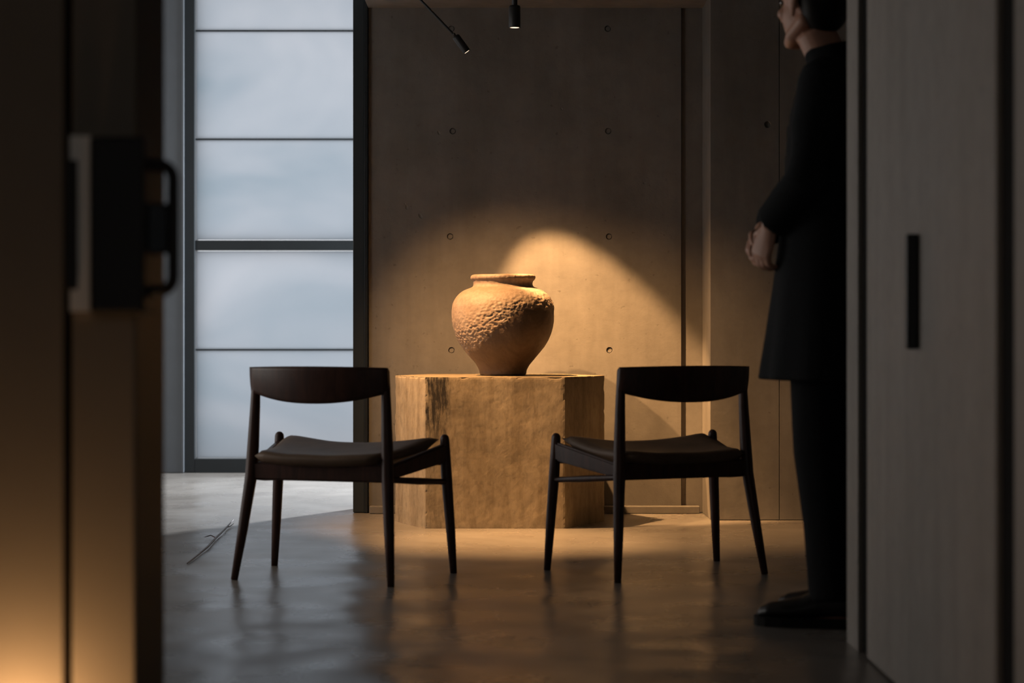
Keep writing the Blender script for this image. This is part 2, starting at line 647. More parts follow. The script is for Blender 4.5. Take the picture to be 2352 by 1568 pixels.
# grey column beside the window
cx0, cx1 = X(378, 11.64), X(415, 11.64)
col = bxo('wall_column', 'column', None, cx0 - 0.16, cx1, 11.745, D_WIN + 0.1, 0, 3.3, 0.004)
tag(col, kind='structure', label='grey painted column left of the tall window')
bxo('edge_strip', 'column', col, cx1 - 0.012, cx1 + 0.001, 11.742, 11.76, 0, 3.3, 0.002)

# the tall frosted window: frame, sill rail, thick transom and stacked panes
win = empty('window_1', (0, 0, 0))
tag(win, kind='structure', label='tall frosted glass window in a dark frame')
gx0, gx1 = X(450, D_WIN), wx1 - 0.09
bxo('window_frame', 'frame_steel', win, wx0, gx0, D_WIN - 0.05, D_WIN + 0.08, 0, 3.3, 0.003)
bxo('window_frame', 'frame_steel', win, gx1, wx1, D_WIN - 0.05, D_WIN + 0.08, 0, 3.3, 0.003)
bxo('window_sill', 'frame_steel', win, gx0, gx1, D_WIN - 0.05, D_WIN + 0.08, -0.003, Z(1052, D_WIN), 0.003)
bxo('transom', 'frame_steel', win, gx0, gx1, D_WIN - 0.03, D_WIN + 0.05, Z(575, D_WIN), Z(552, D_WIN), 0.003)
cuts = [1052, 803, (575, 552), 320, 71, -178, -420]
zs = []
prev = Z(1052, D_WIN)
for c in cuts[1:]:
    lo, hi = (c, c) if not isinstance(c, tuple) else c
    zs.append((prev, Z(lo, D_WIN)))
    prev = Z(hi, D_WIN)
for i, (a, b) in enumerate(zs):
    bxo('pane', 'glass', win, gx0 + 0.004, gx1 - 0.004, D_WIN, D_WIN + 0.006, a + 0.004, min(b, 3.3) - 0.004)
for py in (803, 320, 71, -178):
    zc = Z(py, D_WIN)
    bxo('glazing_bar', 'frame_steel', win, gx0, gx1, D_WIN - 0.006, D_WIN + 0.014, zc - 0.0045, zc + 0.0045)

# narrow window round the corner (daylight comes from it across the alcove floor)
w2 = empty('window_2')
tag(w2, kind='structure', label='narrow side window of the alcove')
bxo('pane', 'glass', w2, 0.46, 0.66, D_WIN + 0.06, D_WIN + 0.066, 0.0, 2.5)

# steel jamb at the free end of the back wall
jb = empty('trim_1')
tag(jb, kind='structure', label='dark steel jamb at the end of the back wall')
jx0, jx1 = X(813, 9.2), X(841, D_BACK)
bxo('jamb_channel', 'frame_steel', jb, jx0, jx1 - 0.008, D_BACK - 0.005, D_BACK + 0.24, 0, TOPZ, 0.002)
bxo('jamb_lip', 'dark_steel', jb, jx1 - 0.007, jx1 + 0.008, D_BACK - 0.018, D_BACK + 0.2, 0, TOPZ, 0.001)

# side wall on the right with a sliding door between two dark shadow gaps
sw = empty('wall_side')
tag(sw, kind='structure', label='smooth grey side wall in the right foreground')
d_end, d_a, d_b = 5.30, X_SIDE * F / (1970 - 1176), X_SIDE * F / (1990 - 1176)
d_c, d_d = X_SIDE * F / (2286 - 1176), X_SIDE * F / (2330 - 1176)
bxo('wall_end_post', 'wall_side', sw, X_SIDE, X_SIDE + 0.13, d_a, d_end, 0, CEIL, 0.002)
bxo('wall_panel', 'wall_side', sw, X_SIDE, X_SIDE + 0.13, -1.6, d_d, 0, CEIL)
bxo('shadow_gap', 'gap', sw, X_SIDE + 0.012, X_SIDE + 0.12, d_b, d_a, 0.004, CEIL)
bxo('shadow_gap', 'gap', sw, X_SIDE + 0.012, X_SIDE + 0.12, d_d, d_c, 0.0, CEIL)
dr = empty('door_2')
tag(dr, kind='structure', label='flush grey sliding door with a black pull')
bxo('door_panel', 'wall_side', dr, X_SIDE + 0.001, X_SIDE + 0.09, d_c, d_b, 0.006, CEIL, 0.003)
dh = X_SIDE * F / (2108 - 1176)
bxo('handle', 'black', dr, X_SIDE - 0.026, X_SIDE + 0.002, dh - 0.008, dh + 0.010, Z(802, dh), Z(537, dh), 0.006)

# ------------------------------------------------------------------ door on the left, edge towards us
DL = 3.2
d1 = empty('door_1')
tag(d1, kind='structure', label='open door seen edge-on in the left foreground')
xa, xb, xc = X(145, DL), X(165, DL), X(310, DL)
bxo('door_panel', 'door', d1, -3.0, xa, DL, DL + 0.26, 0, CEIL, 0.002)
bxo('door_gap', 'gap', d1, xa, xb, DL + 0.03, DL + 0.2, 0, CEIL)
bxo('door_stile', 'door', d1, xb, xc, DL, xc * F / (375 - 1176), 0, CEIL, 0.003)
bxo('door_side_shade', 'black', d1, xc - 0.02, xc + 0.001, DL + 0.006, xc * F / (375 - 1176) + 0.001, 0, CEIL)  # black facing puts the shade on the door's side into the colour
bm = bmesh.new()                                     # strike plate on the door edge
x0_, x1_, z0_, z1_ = X(160, 3.18), X(207, 3.19), Z(715, 3.19), Z(312, 3.19)
lo_ = [bm.verts.new(p) for p in ((x0_, 3.182, z0_), (x1_, 3.186, z0_), (x1_, DL - 0.0005, z0_), (x0_, DL - 0.0005, z0_))]
hi_ = [bm.verts.new((v.co.x, v.co.y, z1_)) for v in lo_]
bm.faces.new(lo_[::-1])
bm.faces.new(hi_)
for q in range(4):
    bm.faces.new((lo_[q], lo_[(q + 1) % 4], hi_[(q + 1) % 4], hi_[q]))
pl = obj('lock_plate', bm, 'plate', d1)
bxo('latch_slot', 'black', pl, X(150, 3.18), X(178, 3.18), 3.176, 3.186, Z(665, 3.18), Z(367, 3.18), 0.002)
d_ = 3.12
bxo('lock_case', 'black', d1, X(206, d_), X(331, d_), d_, DL + 0.05, Z(717, d_), Z(313, d_), 0.005)
hd = empty('pull_handle')
hd.parent = d1
d_ = 3.16
hx0, hx1, hz0, hz1 = X(322, d_), X(398, d_), Z(668, d_), Z(378, d_)
bm = bmesh.new()
pts = [(hx0, d_, hz1)]
rc = 0.022
for k in range(0, 7):
    a = math.pi / 2 * (1 - k / 6)
    pts.append((hx1 - rc + rc * math.cos(a), d_, hz1 - rc + rc * math.sin(a)))
for k in range(0, 7):
    a = -math.pi / 2 * k / 6
    pts.append((hx1 - rc + rc * math.cos(a), d_, hz0 + rc + rc * math.sin(a)))
pts.append((hx0, d_, hz0))
tube(bm, pts, [0.0095] * len(pts), 14, up=Vector((0, 1, 0)))
obj('grip_bar', bm, 'black', hd, True)
bxo('latch_lever', 'dark_steel', hd, X(326, d_), X(384, d_), d_ + 0.01, d_ + 0.026, Z(582, d_), Z(465, d_), 0.004)

# ------------------------------------------------------------------ plinth


def plinth():
    dF, dS, dB = 8.393, 8.745, 9.085
    P = [Vector((X(977, dF), dF)), Vector((X(1298, dF), dF)), Vector((X(1389, dS), dS)), Vector((0.225, dB)), Vector((-0.36, dB)), Vector((X(907, dS), dS))]
    H0, H1 = -0.003, Z(866, dF)
    c = sum(P, Vector((0, 0))) / 6
    per = []
    nn = []
    for i in range(6):
        a, b = P[i], P[(i + 1) % 6]
        n = max(6, int((b - a).length / 0.009))
        t = (b - a).normalized()
        nr = Vector((t.y, -t.x))
        pr = Vector(((a - P[i - 1]).normalized().y, -(a - P[i - 1]).normalized().x))
        for k in range(n):
            per.append((a + (b - a) * k / n, min(k, n - k) / n * (b - a).length))
            nn.append(nr if k else (nr + pr).normalized())
    nz = 70
    bm = bmesh.new()
    rings = []
    for j in range(nz + 1):
        z = H0 + (H1 - H0) * j / nz
        ring = []
        for (p, e), nr in zip(per, nn):
            q = Vector((p.x, p.y, z))
            dsp = 0.0012 * noise.fractal(q * 14, 1.0, 2.0, 5)
            edge = min(e, H1 - z)
            chip = max(0.0, noise.fractal(q * 30 + Vector((3, 1, 7)), 0.9, 2.1, 4) + 0.15)
            dsp -= 0.0045 * chip * math.exp(-edge / 0.006) + 0.0018 * math.exp(-edge / 0.006)
            zz = z - (0.0035 * chip + 0.001) * math.exp(-max(H1 - z, 0) / 0.004)
            ring.append(bm.verts.new((p.x + nr.x * dsp, p.y + nr.y * dsp, zz if j else z)))
        rings.append(ring)
    n = len(per)
    for f in (0.992, 0.97, 0.9, 0.7, 0.4, 0.12):
        ring = []
        for (p, e) in per:
            q = c + (p - c) * f
            ring.append(bm.verts.new((q.x, q.y, H1 + 0.0006 * noise.noise(Vector((q.x * 9, q.y * 9, 0))))))
        rings.append(ring)
    for a, b in zip(rings[:-1], rings[1:]):
        for k in range(n):
            bm.faces.new((a[k], a[(k + 1) % n], b[(k + 1) % n], b[k]))
    bm.faces.new(rings[-1])
    bm.faces.new(list(reversed(rings[0])))
    o = obj('plinth', bm, 'plinth')
    tag(o, 'six-sided stained concrete plinth carrying the clay jar', 'plinth')
    return H1


PT = plinth()

# ------------------------------------------------------------------ clay jar


def jar():
    cx, cy = X(1156, 8.72), 8.72
    k = 0.000804
    prof = [(112, 690), (121, 684), (124, 676), (126, 664), (134, 646), (150, 622), (171, 598), (202, 560), (230, 521), (254, 470), (266, 425), (270, 385), (270, 355),
            (265, 318), (252, 287), (234, 265), (208, 246), (182, 234), (164, 226), (158, 216), (158, 204), (163, 193), (170, 186), (173, 179), (172, 170), (167, 164), (158, 162),
            (150, 166), (145, 176), (143, 195), (146, 222), (180, 245), (225, 280), (250, 330), (255, 385), (235, 480), (180, 570), (110, 640), (40, 655)]
    # resample with Catmull-Rom
    pts = [Vector((r * k, PT + (690 - y) * k * 1.012)) for r, y in prof]
    fine = []
    for i in range(len(pts) - 1):
        p0, p1, p2, p3 = pts[max(i - 1, 0)], pts[i], pts[i + 1], pts[min(i + 2, len(pts) - 1)]
        n = max(2, int((p2 - p1).length / 0.0026))
        for j in range(n):
            t = j / n
            fine.append(0.5 * ((2 * p1) + (p2 - p0) * t + (2 * p0 - 5 * p1 + 4 * p2 - p3) * t * t + (3 * p1 - p0 - 3 * p2 + p3) * t ** 3))
    fine.append(pts[-1])
    seg = 400
    zmax = max(p.y for p in fine)
    i_rim = max(range(len(fine)), key=lambda i: fine[i].y)
    bm = bmesh.new()
    ash_lit_layer = bm.verts.layers.float.new('ash_lit')
    # lower edge of the ash crust and of the painted lit side (azimuth in degrees, share of the height)
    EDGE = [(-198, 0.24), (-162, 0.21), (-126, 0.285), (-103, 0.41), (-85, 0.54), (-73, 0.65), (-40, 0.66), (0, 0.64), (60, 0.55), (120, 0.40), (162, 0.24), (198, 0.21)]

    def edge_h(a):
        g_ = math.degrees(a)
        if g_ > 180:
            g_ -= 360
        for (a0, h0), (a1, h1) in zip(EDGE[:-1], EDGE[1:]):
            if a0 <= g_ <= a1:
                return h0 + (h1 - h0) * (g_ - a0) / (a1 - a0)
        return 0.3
    rings = []
    for i, p in enumerate(fine):
        ring = []
        inner = i > i_rim + 6
        h = (p.y - PT) / (zmax - PT)
        for q in range(seg):
            a = 2 * math.pi * q / seg
            v = Vector((math.cos(a) * p.x, math.sin(a) * p.x, p.y - PT))
            # broad irregularity of a hand-coiled pot
            d = 0.0035 * noise.noise(v * 5 + Vector((1, 2, 3)))
            if not inner:
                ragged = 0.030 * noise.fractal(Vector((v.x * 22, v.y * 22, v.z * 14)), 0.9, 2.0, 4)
                ash_lit = max(0.0, min(1.0, (h - edge_h(a) - ragged) / 0.018 + 0.5))
                low = edge_h(a)
                band = math.exp(-max(0.0, (h - low - 0.10) / 0.20) ** 2)
                sh = max(0.0, min(1.0, (0.90 - h) / 0.06))
                rock = noise.turbulence(Vector((v.x * 66, v.y * 66, v.z * 100)), 4, False)
                fine_n = noise.fractal(v * 75, 0.9, 2.0, 4)
                mask = 0.45 + 0.55 * max(0, min(1, 0.5 + 1.6 * noise.noise(v * 7 + Vector((4, 9, 2)))))
                d += ash_lit * 0.0022 * sh + ash_lit * sh * band * mask * (0.0042 * (rock - 0.45) + 0.0026 * fine_n + 0.0016 * noise.fractal(v * 130, 0.9, 2.0, 3))
                d += 0.0012 * noise.fractal(v * 28, 1.0, 2.0, 3)
                if h > 0.93:
                    d += 0.0022 * noise.fractal(Vector((v.x * 40, v.y * 40, v.z * 12)), 1.0, 2.0, 3)
            r = max(0.001, p.x + d)
            dz = 0.002 * noise.noise(Vector((math.cos(a) * 1.3, math.sin(a) * 1.3, 5))) * h
            vt = bm.verts.new((cx + math.cos(a) * r, cy + math.sin(a) * r, p.y + dz))
            vt[ash_lit_layer] = 0.0 if inner else ash_lit
            ring.append(vt)
        rings.append(ring)
    for a, b in zip(rings[:-1], rings[1:]):
        for q in range(seg):
            bm.faces.new((a[q], a[(q + 1) % seg], b[(q + 1) % seg], b[q]))
    bm.faces.new(list(reversed(rings[0])))
    bm.faces.new(rings[-1])
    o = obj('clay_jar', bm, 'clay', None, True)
    tag(o, 'rough brown clay storage jar with rolled rim on the plinth', 'jar')


jar()

# ------------------------------------------------------------------ the two chairs


def beam(bm, a, b, wa, ha, wb_, hb, bev=0.006):
    """tapered bevelled bar from a to b: width across, height along z"""
    a, b = Vector(a), Vector(b)
    t = (b - a).normalized()
    s = t.cross(Vector((0, 0, 1))).normalized()
    u = Vector((0, 0, 1))
    v = []
    for p, w_, h_ in ((a, wa, ha), (b, wb_, hb)):
        for i, j in ((-1, -1), (1, -1), (1, 1), (-1, 1)):
            v.append(bm.verts.new(p + s * w_ / 2 * i + u * h_ / 2 * j))
    fs = [bm.faces.new([v[i] for i in f]) for f in ((3, 2, 1, 0), (4, 5, 6, 7), (0, 1, 5, 4), (1, 2, 6, 5), (2, 3, 7, 6), (3, 0, 4, 7))]
    es = list({e for f in fs for e in f.edges})
    bmesh.ops.bevel(bm, geom=es, offset=bev, segments=2, affect='EDGES')


def chair_meshes():
    out = []

    def add(name, bm, mat, smooth=True):
        me = bpy.data.meshes.new(name)
        bmesh.ops.recalc_face_normals(bm, faces=bm.faces[:])
        bm.to_mesh(me)
        bm.free()
        for p in me.polygons:
            p.use_smooth = smooth
        me.materials.append(M[mat])
        out.append((name, me))

    for s in (-1, 1):
        bm = bmesh.new()
        tube(bm, [(s * 0.275, -0.205, 0.0), (s * 0.258, -0.178, 0.16), (s * 0.241, -0.151, 0.335), (s * 0.237, -0.145, 0.43), (s * 0.232, -0.140, 0.56), (s * 0.228, -0.138, 0.676)],
             [0.0115, 0.0165, 0.0200, 0.0195, 0.0165, 0.0135], 16, flat_ends=(True, False))
        add('leg', bm, 'wood')
        bm = bmesh.new()
        tube(bm, [(s * 0.330, 0.205, 0.0), (s * 0.320, 0.200, 0.16), (s * 0.309, 0.193, 0.33), (s * 0.304, 0.190, 0.448)],
             [0.0115, 0.0160, 0.0185, 0.0155], 16, flat_ends=(True, False))
        add('leg', bm, 'wood')
        bm = bmesh.new()
        beam(bm, (s * 0.238, -0.150, 0.352), (s * 0.304, 0.188, 0.402), 0.022, 0.045, 0.024, 0.062)
        add('side_rail', bm, 'wood', False)
        bm = bmesh.new()
        tube(bm, [(s * 0.242, -0.153, 0.333), (s * 0.276, 0.02, 0.318), (s * 0.311, 0.195, 0.305)], [0.0095, 0.0115, 0.0095], 12)
        add('stretcher', bm, 'wood')
    bm = bmesh.new()
    beam(bm, (-0.238, -0.150, 0.352), (0.238, -0.150, 0.352), 0.022, 0.058, 0.022, 0.058)
    add('back_rail', bm, 'wood', False)
    bm = bmesh.new()
    beam(bm, (-0.304, 0.190, 0.385), (0.304, 0.190, 0.385), 0.022, 0.050, 0.022, 0.050)
    add('front_rail', bm, 'wood', False)
    # curved backrest: bows to the rear, deeper in the middle, ends taper
    bm = bmesh.new()
    n, m = 28, 8
    grid = {}
    for side in (0, 1):
        for i in range(n + 1):
            u = -1 + 2 * i / n
            x = u * 0.243
            yb = -0.150 - 0.052 * (1 - u * u)
            zt = 0.694 - 0.004 * u * u
            zb = 0.574 + 0.036 * abs(u) ** 2.2
            th = 0.0065 + 0.004 * (1 - u * u)
            for j in range(m + 1):
                v = j / m
                rr = math.sin(math.pi * min(max(v, 0.06), 0.94)) ** 0.35
                lean = -0.012 * (v - 0.5)
                grid[side, i, j] = bm.verts.new((x, yb + lean + (th * rr if side else -th * rr), zb + (zt - zb) * v))
    for i in range(n):
        for j in range(m):
            bm.faces.new((grid[0, i, j], grid[0, i + 1, j], grid[0, i + 1, j + 1], grid[0, i, j + 1]))
            bm.faces.new((grid[1, i, j], grid[1, i, j + 1], grid[1, i + 1, j + 1], grid[1, i + 1, j]))
        for j in (0, m):
            bm.faces.new((grid[0, i, j], grid[1, i, j], grid[1, i + 1, j], grid[0, i + 1, j]))
    for i in (0, n):
        for j in range(m):
            bm.faces.new((grid[0, i, j], grid[0, i, j + 1], grid[1, i, j + 1], grid[1, i, j]))
    add('backrest', bm, 'wood')
    # dished leather seat
    bm = bmesh.new()
    nx, ny = 22, 18
    g = {}
    for side in (0, 1):
        for i in range(nx + 1):
            u = -1 + 2 * i / nx
            for j in range(ny + 1):
                v = j / ny
                hw = 0.222 + (0.288 - 0.222) * v
                cu, cv = 1 - abs(u), min(v, 1 - v) * 2
                y = -0.178 + v * 0.380 - 0.018 * (1 - v) * (1 - u * u) - 0.010 * v * (1 - u * u)
                z = 0.402 + 0.044 * v ** 1.3 - 0.026 * (1 - u * u) * (0.35 + 0.65 * v) - 0.012 * math.sin(math.pi * v) + 0.004 * noise.noise(Vector((u * 2, v * 2, 1)))
                ed = min(1.0, cu / 0.12) ** 0.5 * min(1.0, cv / 0.16) ** 0.5
                th = 0.020 * ed
                x = u * hw * (1 - 0.03 * max(0, 1 - cv / 0.2) * abs(u))
                g[side, i, j] = bm.verts.new((x, y, z + (th if side else -th - 0.002 * ed)))
    for i in range(nx):
        for j in range(ny):
            bm.faces.new((g[1, i, j], g[1, i + 1, j], g[1, i + 1, j + 1], g[1, i, j + 1]))
            bm.faces.new((g[0, i, j], g[0, i, j + 1], g[0, i + 1, j + 1], g[0, i + 1, j]))
    bmesh.ops.remove_doubles(bm, verts=bm.verts[:], dist=0.0006)
    add('seat', bm, 'seat')
    return out


def place_chair(meshes, loc, rz, label):
    r = empty('dining_chair', loc, rz)
    tag(r, label, 'chair', 'low wooden chairs facing the plinth')
    for nm, me in meshes:
        o = bpy.data.objects.new(nm, me)
        o.parent = r
        C.objects.link(o)
    return r


CM = chair_meshes()
place_chair(CM, (-0.574, 6.742, 0), math.radians(-19.3), 'dark wooden chair with brown leather seat, in front of the window')
place_chair(CM, (0.5045, 6.869, 0), math.radians(24.5), 'dark wooden chair with brown leather seat, beside the standing person')

# ------------------------------------------------------------------ lamps


def spot(name, loc, target_dir, power, angle, blend, parent, soft=0.02, col=WARM):
    l = bpy.data.lights.new(name, 'SPOT')
    l.energy = power
    l.spot_size = math.radians(angle)
    l.spot_blend = blend
    l.shadow_soft_size = soft
    l.color = col
    o = bpy.data.objects.new(name, l)
    o.location = loc
    o.rotation_euler = Vector(target_dir).to_track_quat('-Z', 'Y').to_euler()
    C.objects.link(o)
    o.parent = parent
    return o


def oriented(bm, a, b, prof, seg=24):
    """surface of revolution around the axis a->b; prof = (t along, radius)"""
    a, b = Vector(a), Vector(b)
    t, s, w_ = frames([a, b])[0]
    rings = [[bm.verts.new(a + (b - a) * k + (s * math.cos(2 * math.pi * q / seg) + w_ * math.sin(2 * math.pi * q / seg)) * r) for q in range(seg)] for k, r in prof]
    for p, q_ in zip(rings[:-1], rings[1:]):
        for q in range(seg):
            bm.faces.new((p[q], p[(q + 1) % seg], q_[(q + 1) % seg], q_[q]))
    bm.faces.new(list(reversed(rings[0])))
    bm.faces.new(rings[-1])


def lamp_head(root, top, tip, r):
    """open cylindrical head: outer shell, inner reflector and a lit lens set back from the mouth"""
    bm = bmesh.new()
    oriented(bm, top, tip, [(0, r * 0.55), (0.03, r * 0.9), (0.08, r), (0.98, r), (1.0, r * 0.97), (1.0, r * 0.86), (0.965, r * 0.84)])
    obj('lamp_head', bm, 'black', root, True)
    bm = bmesh.new()
    oriented(bm, top, tip, [(0.968, r * 0.835), (0.982, r * 0.82)])
    obj('lens', bm, 'lens', root)


# hanging downlight over the front of the plinth
dB_ = 7.92
bx, bz = X(1182, dB_), Z(64, dB_)
lb = empty('hanging_spotlight', (0, 0, 0))
tag(lb, 'short black cylinder spotlight hanging straight down from the ceiling', 'spotlight', 'ceiling spotlights')
bm = bmesh.new()
tube(bm, [(bx, dB_, CEIL - 0.004), (bx, dB_, Z(14, dB_))], [0.011, 0.011], 16)
obj('stem', bm, 'black', lb, True)
bm = bmesh.new()
oriented(bm, (bx, dB_, CEIL), (bx, dB_, CEIL - 0.02), [(0, 0.04), (0.8, 0.04), (1, 0.036)])
obj('ceiling_rose', bm, 'black', lb)
lamp_head(lb, (bx, dB_, Z(12, dB_)), (bx, dB_, bz), 0.0225)
spot('downlight_beam', (bx, dB_, bz - 0.006), (0.0, -0.03, -1), 380, 40, 0.9, lb, 0.02)

# arm spotlight aimed at the wall behind the jar
dA = 8.6
ha, hb_ = Vector((X(1046, dA), dA - 0.02, Z(84, dA))), Vector((X(1073, dA), dA - 0.020, Z(121, dA)))
la = empty('arm_spotlight', (0, 0, 0))
tag(la, 'black spotlight on a thin slanting arm, aimed at the wall', 'spotlight', 'ceiling spotlights')
a0 = ha + (ha - Vector((X(965, dA), dA - 0.02, Z(0, dA)))) * -1.0
slope = (a0 - ha)
k = (CEIL - 0.004 - ha.z) / slope.z
a1 = ha + slope * k
bm = bmesh.new()
tube(bm, [a1, ha + (hb_ - ha) * 0.1], [0.0052, 0.0052], 12)
obj('arm', bm, 'black', la, True)
bm = bmesh.new()
oriented(bm, (a1.x, a1.y, CEIL), (a1.x, a1.y, CEIL - 0.02), [(0, 0.04), (0.8, 0.04), (1, 0.036)])
obj('ceiling_rose', bm, 'black', la)
bm = bmesh.new()
tube(bm, [ha + Vector((-0.004, -0.02, 0.004)), ha + Vector((-0.004, 0.02, 0.004))], [0.006, 0.006], 12)
obj('knuckle', bm, 'black', la, True)
lamp_head(la, ha, hb_, 0.0165)
spot('wall_beam', hb_ + (hb_ - ha).normalized() * 0.006, (0.342, 0.290, -0.894), 560, 40, 0.40, la, 0.012)

# recessed spotlight in the ceiling, up and left of the jar (just above the picture)
cpos = Vector((-1.0, 8.02, CEIL))
lc = empty('recessed_spotlight', (0, 0, 0))
tag(lc, 'small black ceiling spotlight above the gap between window and jar', 'spotlight', 'ceiling spotlights')
aim = (Vector((0.06, 8.55, 0.53)) - cpos).normalized()
lamp_head(lc, cpos - aim * 0.01, cpos + aim * 0.075, 0.026)
bm = bmesh.new()
oriented(bm, cpos, cpos + Vector((0, 0, -0.014)), [(0, 0.05), (0.8, 0.05), (1, 0.045)])
obj('ceiling_rose', bm, 'black', lc)
spot('jar_beam', cpos + aim * 0.082, aim, 570, 65, 1.0, lc, 0.012)

# low lantern at the foot of the left door
ln = empty('floor_lantern', (0, 0, 0))
tag(ln, 'small low lantern glowing on the floor before the left door', 'lantern')
lx, ly = -0.775, 3.085
bm = bmesh.new()
revolve(bm, [(0.035, 0.0), (0.038, 0.004), (0.038, 0.03), (0.03, 0.036)], lx, ly, 28)
obj('base', bm, 'black', ln)
bm = bmesh.new()
revolve(bm, [(0.020, 0.036), (0.032, 0.05), (0.036, 0.085), (0.032, 0.12), (0.018, 0.138)], lx, ly, 28)
obj('lamp_shade', bm, 'lantern', ln, True)
pl_ = bpy.data.lights.new('lantern_glow', 'POINT')
pl_.energy = 3.6
pl_.color = (1.0, 0.56, 0.24)
pl_.shadow_soft_size = 0.03
po = bpy.data.objects.new('lantern_glow', pl_)
po.location = (lx, ly, 0.175)
C.objects.link(po)
po.parent = ln

# ------------------------------------------------------------------ twig on the floor
tw = empty('twig', (0, 0, 0))
tag(tw, 'thin dark forked twig lying on the floor left of the chairs', 'twig')


def fpt(px, py, z=0.004):
    d = CAM_Z * F / (py - HOR)
    return Vector((X(px, d), d, z))


bm = bmesh.new()
tube(bm, [fpt(430, 1296), fpt(447, 1284, 0.006), fpt(478, 1260, 0.009), fpt(496, 1240, 0.009), fpt(516, 1222, 0.011), fpt(536, 1200, 0.013)],
     [0.0022, 0.003, 0.004, 0.004, 0.0034, 0.0018], 8)
obj('stem', bm, 'wood', tw, True)
bm = bmesh.new()
tube(bm, [fpt(496, 1240, 0.009), fpt(484, 1236, 0.012), fpt(470, 1239, 0.01)], [0.0026, 0.002, 0.0012], 8)
obj('side_shoot', bm, 'wood', tw, True)
bm = bmesh.new()
tube(bm, [fpt(520, 1217, 0.011), fpt(529, 1213, 0.009), fpt(537, 1206, 0.008)], [0.0024, 0.002, 0.0012], 8)
obj('side_shoot', bm, 'wood', tw, True)

# ------------------------------------------------------------------ the standing person
PC = Vector((0.911, 5.656, 0))
PF = Vector((-0.93, 0.37, 0)).normalized()
PL = Vector((-PF.y, PF.x, 0))
UP = Vector((0, 0, 1))


def pp(f, l, z):
    return PC + PF * f + PL * l + UP * z


def hring(f, l, z, rf, rl, n=40, pw=2.3):
    out = []
    for k in range(n):
        a = 2 * math.pi * k / n
        ca, sa = math.cos(a), math.sin(a)
        ca = math.copysign(abs(ca) ** (2 / pw), ca)
        sa = math.copysign(abs(sa) ** (2 / pw), sa)
        out.append(pp(f + rf * ca, l + rl * sa, z))
    return out


HF = Vector((-0.56, 0.83, 0)).normalized()
HL = Vector((-HF.y, HF.x, 0))
HC = Vector((0.832, 5.70, 1.715))


def hp(f, l, z):
    return HC + HF * f + HL * l + UP * z


# joints (near = the person's left arm, towards the camera)
nS, nE, nW = pp(0.0, 0.195, 1.475), Vector((0.792, 5.49, 1.205)), Vector((0.706, 5.585, 1.097))
fS, fE, fW = pp(0.0, -0.195, 1.475), pp(0.03, -0.255, 1.205), Vector((0.712, 5.80, 1.092))


def hand(bm, w, pd, across, back, s=1.0):
    """wrist point, palm direction, direction from index to little finger, back-of-hand normal; fingers curl to -back"""
    pd, across, back = pd.normalized(), across.normalized(), back.normalized()
    up = back
    tube(bm, [w, w + pd * 0.028, w + pd * 0.055, w + pd * 0.085], [(0.024, 0.019), (0.032, 0.017), (0.039, 0.016), (0.039, 0.014)], 16, up=up)
    lens = (0.070, 0.078, 0.072, 0.056)
    for i, L in enumerate(lens):
        k0 = w + pd * (0.088 - 0.004 * abs(i - 1.2)) + across * (-0.029 + 0.0195 * i)
        d = pd.copy()
        pts = [k0 - pd * 0.02, k0]
        for q, (fr_, bend) in enumerate(((0.46, 0.55), (0.30, 1.25), (0.24, 1.75))):
            dd = pd * math.cos(bend) - back * math.sin(bend)
            pts.append(pts[-1] + dd * L * fr_)
        tube(bm, pts, [0.0100, 0.0098, 0.0090, 0.0082, 0.0070], 12, up=across)
    t0 = w + pd * 0.025 - across * 0.026 - back * 0.006
    tube(bm, [t0, t0 + (pd * 0.6 - across * 0.8 - back * 0.2).normalized() * 0.036, t0 + (pd * 0.6 - across * 0.8 - back * 0.2).normalized() * 0.036 + (pd * 0.95 - back * 0.5).normalized() * 0.028,
              t0 + (pd * 0.6 - across * 0.8 - back * 0.2).normalized() * 0.036 + (pd * 0.95 - back * 0.5).normalized() * 0.028 + (pd * 0.8 - back * 0.8).normalized() * 0.022],
         [0.0135, 0.0115, 0.0100, 0.0082], 12, up=across)


